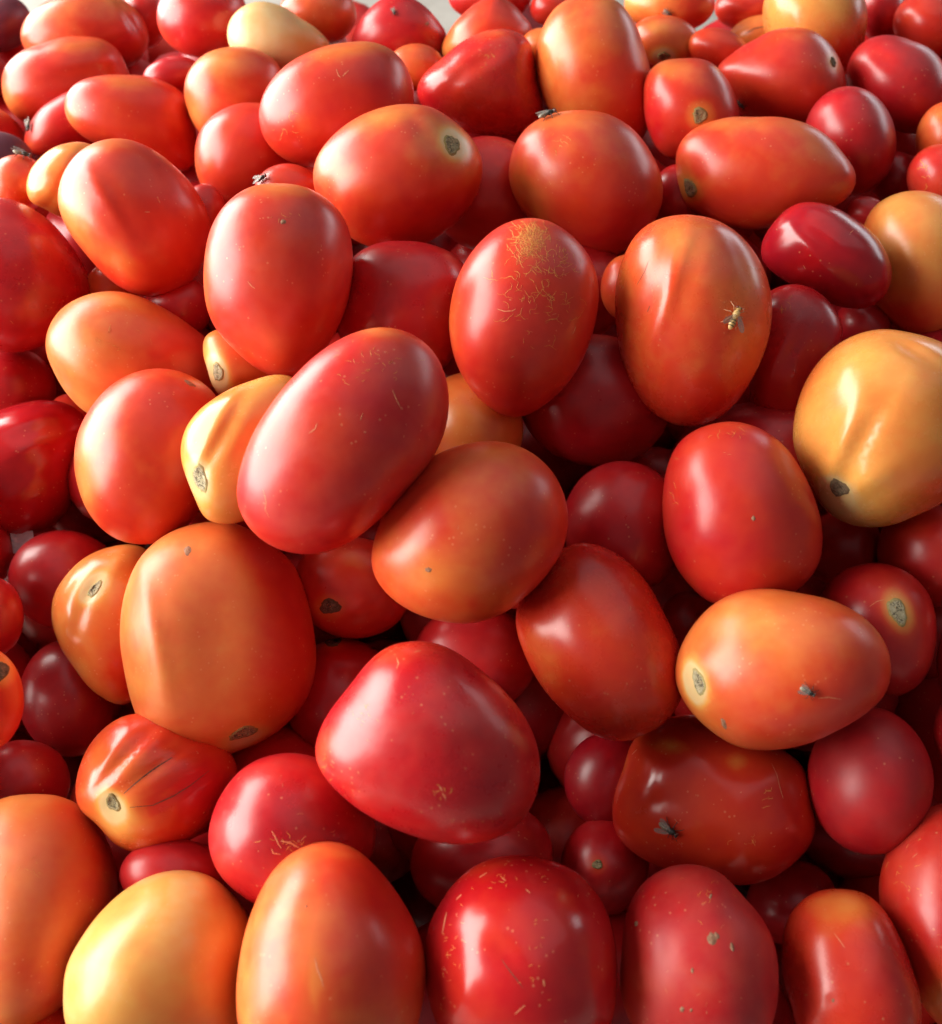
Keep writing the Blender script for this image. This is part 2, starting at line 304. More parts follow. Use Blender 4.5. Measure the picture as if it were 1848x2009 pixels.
      pts=[(397,560),(400,500),(416,440),(446,395),(490,363),(545,354),(600,362),(650,393),(682,437),(692,490),(686,560),(665,630),(632,690),(592,730),(560,742),(512,728),(460,690),(416,640)], ripe=0.31,
      tint=[(540,370,80,24,0,.28),(412,520,20,90,0,.14),(440,690,40,20,40,.12)], dust=.9, scratch=[([(486,552),(494,562),(500,566)],2)], scabs=[(555,435,6,5,0)], web=[(560,425,16,8,6,9,1.0)], flecks=6),
 dict(id='t52', label='red tomato webbed with yellow scratches on top, centre',
      pts=[(880,652),(885,590),(905,530),(940,477),(985,441),(1030,430),(1080,437),(1125,465),(1156,505),(1170,560),(1166,620),(1150,682),(1120,740),(1070,790),(1015,818),(975,806),(930,765),(896,715)], ripe=0.29,
      tint=[(1042,470,40,40,0,.3),(895,620,22,90,0,.18)], web=[(1040,462,17,14,90,18,1.8),(1042,500,24,26,60,20,1.5),(1055,580,46,36,60,18,1.1),(1100,500,16,16,30,9,1.1)],
      scratch=[([(975,606),(990,611),(1005,610),(1012,606)],2),([(1130,640),(1124,655)],2)], flecks=8),
 dict(id='t54', label='orange-red tomato carrying the yellow hoverfly, right of centre',
      pts=[(1210,622),(1210,560),(1225,500),(1256,452),(1300,428),(1355,421),(1410,432),(1456,465),(1490,515),(1508,570),(1511,630),(1500,690),(1472,750),(1430,802),(1385,830),(1330,835),(1280,808),(1240,757),(1218,692)], ripe=0.45,
      tint=[(1340,470,60,50,0,.14),(1380,780,120,50,0,-.16),(1470,560,30,80,10,.08),(1225,560,15,60,0,.1)], rough=.25,
      dents=[(1322,560,130,12,-72,7),(1355,520,100,18,-80,-5),(1285,560,100,16,-70,-4),(1440,500,90,12,70,-4)], cracks=[([(1272,512),(1266,530),(1256,548),(1250,558)],1.6),([(1275,600),(1270,612)],1.6)]),
 dict(id='t67', label='shiny wrinkled red tomato cut by the left edge, mid height',
      pts=[(-95,930),(-80,860),(-40,815),(0,803),(40,792),(90,787),(130,795),(166,820),(180,870),(168,930),(145,985),(105,1030),(55,1056),(0,1052),(-60,1015)], ripe=0.12, rough=.17, dust=.2,
      dents=[(80,845,70,14,-15,-6),(60,875,60,12,-30,4),(130,830,40,8,-20,-4),(40,930,50,12,-40,-3)]),
 dict(id='t63', label='smooth red-orange tomato at left, in front of the mottled orange one',
      pts=[(148,900),(155,850),(180,800),(220,755),(270,730),(325,725),(375,740),(412,766),(440,810),(438,880),(410,960),(378,1020),(330,1060),(270,1070),(215,1053),(175,1010),(155,955)], ripe=0.37,
      tint=[(170,940,30,110,0,.26),(300,740,70,20,0,.14),(380,930,50,80,0,-.14)], dents=[(290,860,50,30,60,-4)], scabs=[(372,752,14,4,30)]),
 dict(id='t65', green=.12, label='yellow tomato with long grey stem scar, left of the big diagonal red one',
      pts=[(353,892),(360,850),(385,810),(430,775),(490,750),(555,738),(590,760),(585,850),(545,950),(490,1015),(440,1027),(402,1020),(385,985),(366,942)], ripe=0.70,
      scars=[(393,938,15,34,-14,'p')], halo=.12, dents=[(440,850,90,10,-62,-5),(420,850,90,12,-62,5),(465,860,80,12,-62,4),(393,938,24,40,-14,-3)], rough=.22, dust=.2),
 dict(id='t71', dz=.02, label='red tomato cut by the left edge beside the pale paper scrap', ell=(-42, 1085, 68, 78), ripe=0.15),
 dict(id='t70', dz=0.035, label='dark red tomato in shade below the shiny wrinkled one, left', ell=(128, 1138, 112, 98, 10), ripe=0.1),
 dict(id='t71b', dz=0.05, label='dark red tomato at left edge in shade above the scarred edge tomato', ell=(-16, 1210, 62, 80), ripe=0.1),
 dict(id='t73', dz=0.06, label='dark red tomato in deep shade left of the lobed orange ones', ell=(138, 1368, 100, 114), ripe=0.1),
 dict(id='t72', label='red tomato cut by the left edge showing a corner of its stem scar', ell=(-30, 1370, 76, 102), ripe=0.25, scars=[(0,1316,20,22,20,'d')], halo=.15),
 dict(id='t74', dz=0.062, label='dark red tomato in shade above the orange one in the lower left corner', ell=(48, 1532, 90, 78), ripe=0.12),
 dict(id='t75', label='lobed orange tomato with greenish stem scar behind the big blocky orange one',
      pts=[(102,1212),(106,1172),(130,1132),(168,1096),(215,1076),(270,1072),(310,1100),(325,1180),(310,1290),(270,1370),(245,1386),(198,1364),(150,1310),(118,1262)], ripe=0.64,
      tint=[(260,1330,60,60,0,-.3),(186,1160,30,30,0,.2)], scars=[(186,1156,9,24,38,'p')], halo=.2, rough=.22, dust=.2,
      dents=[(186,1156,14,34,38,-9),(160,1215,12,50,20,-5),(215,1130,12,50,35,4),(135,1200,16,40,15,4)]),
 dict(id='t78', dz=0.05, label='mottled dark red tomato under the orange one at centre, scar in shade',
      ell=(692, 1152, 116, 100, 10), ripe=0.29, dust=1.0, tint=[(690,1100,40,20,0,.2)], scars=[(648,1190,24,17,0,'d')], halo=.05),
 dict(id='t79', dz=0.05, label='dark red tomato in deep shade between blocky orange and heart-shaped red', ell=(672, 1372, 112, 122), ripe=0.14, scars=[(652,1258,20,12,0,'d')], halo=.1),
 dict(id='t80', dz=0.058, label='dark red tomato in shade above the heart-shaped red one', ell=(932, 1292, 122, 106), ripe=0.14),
 dict(id='t76', label='big blocky orange tomato with stem scar at its lower right, lower left',
      pts=[(235,1232),(245,1160),(276,1092),(330,1046),(390,1026),(450,1022),(492,1040),(532,1070),(574,1108),(593,1160),(608,1230),(611,1300),(596,1360),(560,1410),(520,1444),(460,1472),(400,1493),(350,1487),(308,1464),(270,1400),(246,1320)], ripe=0.58,
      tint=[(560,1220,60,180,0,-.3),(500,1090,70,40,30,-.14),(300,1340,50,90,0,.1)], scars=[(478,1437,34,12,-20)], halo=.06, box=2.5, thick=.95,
      dents=[(305,1220,16,180,-12,8),(420,1260,75,170,-4,-13),(478,1437,40,18,-20,-4),(400,1470,120,12,-8,4),(390,1452,110,7,-8,-4)], scabs=[(368,1080,8,11,20)], rough=.38, flecks=5),
 dict(id='t77', label='ribbed orange-red tomato with dark skin cracks and stem scar, lower left',
      pts=[(152,1570),(158,1505),(190,1442),(240,1405),(300,1400),(380,1430),(450,1470),(470,1510),(445,1570),(400,1622),(340,1660),(280,1672),(232,1660),(190,1615),(160,1590)], ripe=0.41,
      tint=[(235,1600,45,40,0,.42),(200,1490,50,40,-45,.1),(265,1520,40,50,-40,.14),(400,1560,80,60,0,-.18)], scars=[(222,1575,14,22,-30)], halo=.2, rough=.22, dust=.2,
      dents=[(240,1500,90,10,-48,-9),(290,1520,100,8,-36,-6),(330,1560,100,8,-30,-5),(215,1490,70,12,-52,5),(270,1490,80,12,-42,5),(222,1577,26,26,0,-9),(230,1615,14,40,10,-4)],
      cracks=[([(243,1557),(262,1540),(285,1521),(310,1503),(338,1486)],2.6),([(255,1584),(300,1580),(340,1562),(375,1540),(410,1512)],1.8)]),
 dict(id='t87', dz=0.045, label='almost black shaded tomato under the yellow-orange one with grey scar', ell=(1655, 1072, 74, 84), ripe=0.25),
 dict(id='t86', dz=0.012, label='dark red tomato at right edge below the yellow-orange one with grey scar', ell=(1828, 1088, 110, 100, 20), ripe=0.25),
 dict(id='t89', label='dark red tomato sliver at right edge beside the red one with pale stem scar', ell=(1890, 1300, 54, 90), ripe=0.15, dz=.0),
 dict(id='t108', dz=.02, label='dark red tomato sliver at right edge, lower half, beside the dull dark red one', ell=(1896, 1440, 66, 84), ripe=.12),
 dict(id='t88', dz=0.045, label='dark tomato in the gap left of the orange one with pale stem scar', ell=(1352, 1222, 62, 64), ripe=0.16),
 dict(id='t85', dz=0.012, label='red tomato with oval pale stem scar facing front, right',
      pts=[(1602,1190),(1625,1140),(1670,1112),(1728,1104),(1780,1122),(1822,1165),(1839,1220),(1836,1280),(1805,1340),(1760,1365),(1700,1350),(1640,1300),(1608,1245)], ripe=0.15, scars=[(1761,1200,19,34,-24,'p')], halo=.22, tint=[(1761,1200,40,50,0,.06)], scratch=[([(1706,1190),(1720,1180),(1735,1176)],1.5)]),
 dict(id='t56', green=.16, label='big yellow-orange ribbed tomato with grey stem scar at right edge',
      pts=[(1552,872),(1555,810),(1575,750),(1615,695),(1665,660),(1730,645),(1790,656),(1848,677),(1905,720),(1935,800),(1925,900),(1870,972),(1800,1010),(1735,1033),(1672,1030),(1625,1005),(1595,966),(1570,918)], ripe=0.7,
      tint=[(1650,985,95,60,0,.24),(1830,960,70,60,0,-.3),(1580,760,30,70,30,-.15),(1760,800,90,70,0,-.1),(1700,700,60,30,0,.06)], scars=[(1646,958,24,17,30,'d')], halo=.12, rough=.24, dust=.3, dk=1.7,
      dents=[(1660,860,14,90,24,5),(1690,880,12,100,28,-4),(1620,880,20,80,10,-4),(1646,958,40,30,30,-7),(1790,700,60,14,30,-5),(1700,940,20,60,60,5)]),
 dict(id='t83', label='smooth red tomato with a tiny brown spot, right of centre',
      pts=[(1302,962),(1310,910),(1337,860),(1385,833),(1440,825),(1490,838),(1535,870),(1570,920),(1596,980),(1610,1050),(1606,1100),(1580,1146),(1530,1182),(1460,1195),(1395,1188),(1345,1140),(1315,1080),(1303,1018)], ripe=0.27,
      tint=[(1440,838,60,16,0,.2),(1590,1050,30,80,0,.08)], scabs=[(1478,1017,4,5,0)], web=[(1440,848,26,5,8,10,1.3),(1322,960,5,30,6,12,1.2)], flecks=8),
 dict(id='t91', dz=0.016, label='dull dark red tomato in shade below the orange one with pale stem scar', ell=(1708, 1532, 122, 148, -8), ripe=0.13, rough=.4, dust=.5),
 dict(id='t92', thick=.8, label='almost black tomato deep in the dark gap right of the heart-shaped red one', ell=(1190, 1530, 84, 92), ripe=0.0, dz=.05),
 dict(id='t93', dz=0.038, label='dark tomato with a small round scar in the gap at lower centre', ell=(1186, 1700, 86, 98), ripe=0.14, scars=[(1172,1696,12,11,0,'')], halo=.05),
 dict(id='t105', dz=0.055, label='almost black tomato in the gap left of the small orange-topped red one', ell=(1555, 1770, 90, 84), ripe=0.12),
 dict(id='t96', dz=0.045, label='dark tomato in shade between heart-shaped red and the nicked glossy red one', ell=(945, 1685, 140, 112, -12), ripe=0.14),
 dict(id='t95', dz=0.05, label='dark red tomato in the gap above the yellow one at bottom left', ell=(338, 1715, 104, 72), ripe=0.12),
 dict(id='t90', dz=-.01, label='lumpy red tomato carrying a fly, with a nose at its right end',
      pts=[(1200,1602),(1206,1552),(1224,1505),(1238,1455),(1270,1422),(1320,1402),(1385,1405),(1450,1430),(1510,1465),(1560,1497),(1584,1540),(1588,1582),(1598,1612),(1592,1648),(1555,1690),(1500,1725),(1440,1733),(1370,1717),(1300,1700),(1242,1670),(1210,1637)], ripe=0.34,
      tint=[(1320,1470,30,14,10,.4),(1440,1500,22,16,0,.3),(1230,1500,12,30,0,.1)], rough=.2, dust=.3,
      dents=[(1345,1530,40,50,0,-5),(1270,1550,40,60,0,4),(1430,1600,60,30,-20,3)], web=[(1508,1568,5,10,6,12,1.3),(1460,1650,16,8,8,8,1.0)], scratch=[([(1514,1498),(1524,1520),(1530,1545),(1536,1566)],1.6),([(1240,1480),(1250,1470)],2)], flecks=8),
 dict(id='t82', label='plain red tomato leaning diagonally right of centre, below the orange one',
      pts=[(1018,1228),(1022,1182),(1045,1140),(1085,1090),(1130,1066),(1180,1070),(1222,1092),(1265,1135),(1300,1195),(1326,1250),(1341,1310),(1336,1365),(1310,1410),(1265,1440),(1215,1455),(1165,1440),(1110,1395),(1065,1340),(1035,1282)], ripe=0.33,
      tint=[(1070,1290,40,90,-25,.16),(1180,1090,90,40,0,-.08)], flecks=6, rough=.24),
 dict(id='t84', label='orange tomato with pale stem scar at left carrying a small fly',
      pts=[(1328,1332),(1335,1280),(1360,1230),(1400,1186),(1450,1163),(1505,1158),(1570,1168),(1640,1185),(1695,1215),(1735,1260),(1749,1310),(1740,1360),(1700,1400),(1640,1435),(1570,1462),(1510,1470),(1450,1463),(1395,1430),(1350,1382)], ripe=0.49,
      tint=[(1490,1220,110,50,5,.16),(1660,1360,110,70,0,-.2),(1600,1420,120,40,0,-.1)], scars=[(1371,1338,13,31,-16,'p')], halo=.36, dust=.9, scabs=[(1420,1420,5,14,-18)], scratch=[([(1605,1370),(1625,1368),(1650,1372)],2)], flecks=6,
      dents=[(1371,1338,24,40,-16,-3)]),
 dict(id='t61', label='orange tomato leaning under the big diagonal red one, centre',
      pts=[(733,1112),(738,1060),(756,1010),(790,955),(840,906),(900,876),(960,868),(1020,880),(1070,914),(1100,960),(1112,1010),(1105,1070),(1075,1122),(1030,1165),(980,1200),(920,1218),(860,1212),(800,1190),(756,1155)], ripe=0.45,
      tint=[(860,1130,70,60,0,.14),(1060,1090,80,90,0,-.22),(800,960,50,40,-50,-.1),(960,890,60,20,0,.12)], dust=.7, scabs=[(840,1118,7,5,0)], flecks=6, dents=[(1045,915,14,12,0,-3)]),
 dict(id='t60', label='big red tomato lying diagonally at the centre, longest in the heap',
      pts=[(463,992),(468,932),(490,870),(530,800),(580,735),(640,680),(700,648),(750,638),(800,650),(845,685),(872,735),(880,790),(870,850),(840,910),(790,970),(730,1030),(662,1075),(600,1090),(540,1080),(490,1046)], ripe=0.25,
      tint=[(740,655,60,20,10,.3),(520,830,24,110,32,.12)], web=[(735,715,45,22,34,8,1.1)], scratch=[([(770,765),(778,785),(786,800)],2.2),([(516,960),(522,985),(520,1000),(528,1015)],2.2),([(712,810),(706,825)],1.6),([(606,850),(618,842),(622,830)],1.8)], dust=.8, flecks=8),
 dict(id='t94', label='red tomato with a frayed scratch, left of the heart-shaped one, lower half',
      pts=[(412,1652),(418,1602),(440,1552),(480,1507),(530,1484),(585,1480),(635,1495),(690,1540),(730,1600),(735,1660),(700,1720),(620,1770),(530,1785),(470,1755),(430,1712)], ripe=0.16, rough=.27,
      scratch=[([(533,1630),(540,1642),(546,1656),(552,1664)],2.6),([(533,1665),(536,1674),(550,1676)],2.4),([(550,1650),(562,1652),(575,1656),(588,1664)],3),([(568,1650),(580,1662)],2.4),([(590,1650),(600,1640)],1.6)], web=[(575,1655,20,8,10,9,1.5)], flecks=8, dust=.6),
 dict(id='t81', label='large heart-shaped red tomato at lower centre',
      pts=[(617,1482),(625,1440),(650,1395),(688,1350),(722,1302),(760,1268),(810,1256),(860,1262),(905,1285),(950,1320),(1000,1365),(1035,1415),(1055,1470),(1056,1530),(1040,1580),(1000,1625),(940,1650),(880,1655),(810,1640),(740,1610),(675,1565),(635,1522)], ripe=0.15,
      tint=[(640,1480,24,60,20,.22),(770,1290,50,30,0,.16)], rough=.26, dents=[(720,1370,40,26,-50,-6),(910,1470,26,20,0,-3),(870,1400,60,40,0,3)],
      scratch=[([(812,1280),(826,1276)],2.4),([(778,1290),(782,1302),(778,1312)],2.4),([(862,1542),(868,1552)],3),([(868,1556),(874,1566)],3)], web=[(868,1556,9,8,8,8,1.6),(720,1400,14,14,14,6,1.0),(632,1530,8,20,14,10,1.5)], flecks=14, dust=.7),
 dict(id='t98', label='big orange tomato in the lower left corner',
      pts=[(-85,1800),(-75,1690),(-45,1610),(0,1567),(60,1557),(120,1561),(170,1590),(206,1640),(226,1700),(230,1760),(216,1830),(182,1900),(140,1955),(80,2010),(10,2040),(-55,1980),(-80,1890)], ripe=0.56,
      tint=[(190,1760,50,130,0,-.2),(40,1590,80,30,0,.1),(120,1950,90,60,0,-.1)], dust=1.0, rough=.36, flecks=8, web=[(60,1700,40,10,8,12,1.2)]),
 dict(id='t104', label='large scuffed red tomato cut by the right edge, lower right',
      pts=[(1722,1762),(1730,1692),(1760,1632),(1805,1594),(1855,1575),(1920,1590),(1980,1660),(2000,1770),(1985,1890),(1940,1990),(1880,2030),(1830,1992),(1788,1930),(1750,1855),(1727,1805)], ripe=0.27,
      tint=[(1840,1960,50,80,30,.3)], dust=1.0, web=[(1770,1720,16,40,16,7,1.2)], flecks=14),
 dict(id='t99', green=.05, label='golden yellow tomato at the bottom edge, left',
      pts=[(125,1962),(130,1900),(160,1840),(200,1786),(250,1742),(310,1713),(370,1707),(418,1720),(456,1755),(484,1790),(493,1840),(488,1920),(470,2000),(405,2080),(285,2105),(172,2070),(130,2012)], ripe=0.80,
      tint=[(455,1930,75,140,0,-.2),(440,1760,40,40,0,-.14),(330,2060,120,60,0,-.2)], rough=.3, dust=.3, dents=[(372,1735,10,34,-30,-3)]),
 dict(id='t100', dz=.008, label='egg-shaped orange-red tomato at the bottom edge, left of centre',
      pts=[(463,1962),(470,1882),(490,1802),(520,1737),(560,1686),(610,1658),(655,1655),(700,1672),(745,1715),(790,1775),(820,1835),(834,1900),(828,1975),(800,2060),(730,2112),(620,2120),(520,2092),(472,2032)], ripe=0.47,
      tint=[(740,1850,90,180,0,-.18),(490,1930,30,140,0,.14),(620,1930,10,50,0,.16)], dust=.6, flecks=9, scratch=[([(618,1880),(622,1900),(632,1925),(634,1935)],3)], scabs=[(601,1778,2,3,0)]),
 dict(id='t101', lobes=.004, irr=.5, dz=-.010, label='glossy nicked red tomato at the bottom edge, centre',
      pts=[(833,1872),(840,1820),(865,1770),(902,1722),(950,1689),(1010,1677),(1070,1685),(1122,1706),(1165,1745),(1195,1800),(1207,1860),(1208,1932),(1195,2010),(1130,2072),(1020,2088),(920,2070),(865,2020),(840,1950)], ripe=0.19, rough=.19, dust=.3,
      tint=[(960,1705,70,20,-15,.1)], dents=[(985,1870,26,30,20,-3),(1010,1895,60,8,52,-3)],
      scratch=[([(940,1722),(955,1712)],4),([(868,1830),(872,1808),(876,1790)],4),([(985,1722),(992,1728)],3.4),([(895,1765),(905,1755)],4),([(1032,1745),(1040,1752)],3),([(1066,1922),(1068,1935)],3.6),([(1010,1990),(1030,1972)],2.4),([(905,1700),(925,1690)],2)],
      cracks=[([(984,1882),(998,1902),(1012,1920),(1026,1938)],1.4)], web=[(1000,1728,40,12,14,6,1.6),(880,1870,14,50,22,6,1.4),(1055,1870,14,60,14,5,1.2)], flecks=13),
 dict(id='t102', dz=-.008, label='dull scabbed pinkish red tomato at the bottom edge, right of centre',
      pts=[(1220,1882),(1225,1822),(1240,1766),(1275,1721),(1320,1699),(1365,1697),(1412,1713),(1452,1756),(1492,1802),(1520,1855),(1530,1912),(1520,1985),(1480,2055),(1380,2082),(1280,2062),(1235,2002)], ripe=0.18, rough=.44, dust=1.0,
      tint=[(1250,1980,40,80,0,.08)], scabs=[(1396,1842,11,13,0),(1406,1836,5,8,-30),(1248,1812,4,6,20),(1394,1758,3,6,20),(1358,1904,3,6,0),(1436,1858,4,10,-10),(1338,1980,5,6,0),(1356,1982,3,4,0)], web=[(1380,1770,30,24,10,8,1.2)], flecks=15, dents=[(1315,1860,20,40,10,-3)]),
 dict(id='t103', label='small red tomato with orange top at the bottom edge, right',
      pts=[(1535,1862),(1545,1815),(1570,1777),(1610,1753),(1655,1748),(1700,1755),(1735,1788),(1765,1838),(1790,1900),(1806,1962),(1800,2035),(1742,2082),(1650,2088),(1580,2052),(1555,1982),(1538,1922)], ripe=0.29,
      tint=[(1655,1785,70,45,0,.28)], rough=.25, dents=[(1634,1963,7,7,0,-4)], scabs=[(1634,1963,3,4,0)], flecks=8, scratch=[([(1636,1830),(1648,1846),(1658,1860)],1.5)]),
]
FLIES = [
 dict(on='t48', x=1078, y=229, len=46, ang=-12, label='fly on the top edge of the orange-red tomato at upper centre'),
 dict(on='t54', x=1437, y=621, len=62, ang=-68, hover=True, name='hoverfly', cat='hoverfly', label='yellow-brown hoverfly on the orange-red tomato right of centre', spread=40),
 dict(on='t84', x=1585, y=1356, len=42, ang=28, label='small dark fly on the orange tomato with the pale stem scar'),
 dict(on='t90', x=1316, y=1626, len=54, ang=24, label='fly with spread legs on the lumpy red tomato, lower right', spread=22),
 dict(on='t45', x=517, y=352, len=36, ang=-8, label='fly on the small red tomato behind the upright glossy one'),
 dict(on='t7', x=60, y=250, len=30, ang=75, label='fly on the left end of the pale pink tomato'),
 dict(on='t41', x=46, y=308, len=40, ang=-14, label='left fly of the two on the pale orange edge tomato'),
 dict(on='t41', x=76, y=318, len=34, ang=-110, label='right fly of the two on the pale orange edge tomato, beside the cleft orange one'),
 dict(on='t27', x=1456, y=203, len=28, ang=55, label='blurred dark fly low on the red tomato with the hole'),
 dict(on='t19', x=1311, y=25, len=22, ang=40, label='tiny dark fly on the orange tomato at the top edge'),
 dict(on='t13', x=773, y=26, len=18, ang=70, label='tiny pale-winged fly on the dark red tomato in the far row'),
]


# ---------------------------------------------------------------- building the tomatoes
def icosphere(sub):
    import bmesh
    bm = bmesh.new(); bmesh.ops.create_icosphere(bm, subdivisions=sub, radius=1.0)
    v = np.array([x.co[:] for x in bm.verts]); f = [tuple(q.index for q in p.verts) for p in bm.faces]
    bm.free(); return v, f
ICO = {s: icosphere(s) for s in (3, 5, 6)}
def ell_pts(cx, cy, a, b, ang=0.0):
    t = np.linspace(0, 2 * math.pi, 28, endpoint=False); c, s = math.cos(R(ang)), math.sin(R(ang))
    x, y = a * np.cos(t), b * np.sin(t)
    return np.stack([cx + x * c - y * s, cy + x * s + y * c], 1)
def poly_moments(p):
    x, y = p[:, 0], p[:, 1]; x1, y1 = np.roll(x, -1), np.roll(y, -1)
    k = x * y1 - x1 * y; A = k.sum() / 2
    cx = ((x + x1) * k).sum() / (6 * A); cy = ((y + y1) * k).sum() / (6 * A)
    X, Y, X1, Y1 = x - cx, y - cy, x1 - cx, y1 - cy; k = X * Y1 - X1 * Y
    ixx = (k * (X * X + X * X1 + X1 * X1)).sum() / 12 / A; iyy = (k * (Y * Y + Y * Y1 + Y1 * Y1)).sum() / 12 / A
    ixy = (k * (X * Y1 + 2 * X * Y + 2 * X1 * Y1 + X1 * Y)).sum() / 24 / A
    return cx, cy, np.array([[ixx, ixy], [ixy, iyy]])
class Shape:                       # star-shaped outline around a centre + its best ellipse, in reference units
    def __init__(s, pts):
        p = np.array(pts, float)
        s.cx, s.cy, m = poly_moments(p)
        wv, vec = np.linalg.eigh(m)
        s.b, s.a = 2 * np.sqrt(np.maximum(wv, 1e-6)); s.ax = vec[:, 1]
        s.p = p
        s.ph, s.rad = s.polar(p[:, 0] - s.cx, p[:, 1] - s.cy)
    def polar(s, X, Y, K=180):
        ang = np.arctan2(Y, X); r = np.hypot(X, Y); o = np.argsort(ang)
        ang, r = ang[o], r[o]
        A = np.concatenate([ang[-4:] - 2 * math.pi, ang, ang[:4] + 2 * math.pi]); Q = np.concatenate([r[-4:], r, r[:4]])
        t = np.linspace(-math.pi, math.pi, K, endpoint=False)
        # Catmull-Rom style (cubic Hermite) through the traced points
        i = np.clip(np.searchsorted(A, t, 'right') - 1, 1, len(A) - 3)
        h = A[i + 1] - A[i]; u = (t - A[i]) / h
        m0 = (Q[i + 1] - Q[i - 1]) / (A[i + 1] - A[i - 1]) * h; m1 = (Q[i + 2] - Q[i]) / (A[i + 2] - A[i]) * h
        q = (2*u**3 - 3*u**2 + 1) * Q[i] + (u**3 - 2*u**2 + u) * m0 + (-2*u**3 + 3*u**2) * Q[i + 1] + (u**3 - u**2) * m1
        ker = np.exp(-0.5 * (np.arange(-9, 10) / 2.3) ** 2); ker /= ker.sum()
        q = np.convolve(np.concatenate([q[-9:], q, q[:9]]), ker, 'valid')
        return t, q
    def r_out(s, phi):
        return np.interp(phi, np.append(s.ph, math.pi), np.append(s.rad, s.rad[0]))
    def r_ell(s, phi):
        c = np.cos(phi) * s.ax[0] + np.sin(phi) * s.ax[1]; d = -np.cos(phi) * s.ax[1] + np.sin(phi) * s.ax[0]
        return 1 / np.sqrt((c / s.a) ** 2 + (d / s.b) ** 2)

ITEMS = []
for rec in TOMATOES:
    sp = Shape(rec['pts'] if 'pts' in rec else ell_pts(*rec['ell']))
    ITEMS.append((rec, sp))

# distances: start from the heap's slope, then push neighbours apart until they only touch
STEP = 10
gx = np.arange(-420, 2270, STEP); gy = np.arange(-420, 2560, STEP)
GX, GY = np.meshgrid(gx, gy)
zs, half = [], []
for rec, sp in ITEMS:
    z0 = heap_depth(sp.cx, sp.cy) + rec.get('dz', 0.0)
    zs.append(z0)
    X, Y = GX - sp.cx, GY - sp.cy
    q = np.hypot(X, Y) / sp.r_out(np.arctan2(Y, X))
    D = sp.b * rec.get('thick', 1.0) * z0 / FOC
    half.append(np.where(q < 1, D * np.sqrt(np.clip(1 - q * q, 0, 1)), -1))
zs = np.array(zs); z_prior = zs.copy()
pairs = []
for i in range(len(ITEMS)):
    for j in range(i + 1, len(ITEMS)):
        a, b = ITEMS[i][1], ITEMS[j][1]
        if math.hypot(a.cx - b.cx, a.cy - b.cy) > a.a + b.a + 60: continue
        m = (half[i] > 0) & (half[j] > 0)
        if m.any(): pairs.append((i, j, 0.80 * float((half[i] + half[j])[m].max())))
for it in range(400):
    zs += (z_prior - zs) * (0.02 if it < 300 else 0.0)
    for i, j, gap in pairs:                       # i lies behind j
        e = gap - (zs[i] - zs[j])
        if e > 0: zs[i] += e * 0.6; zs[j] -= e * 0.4

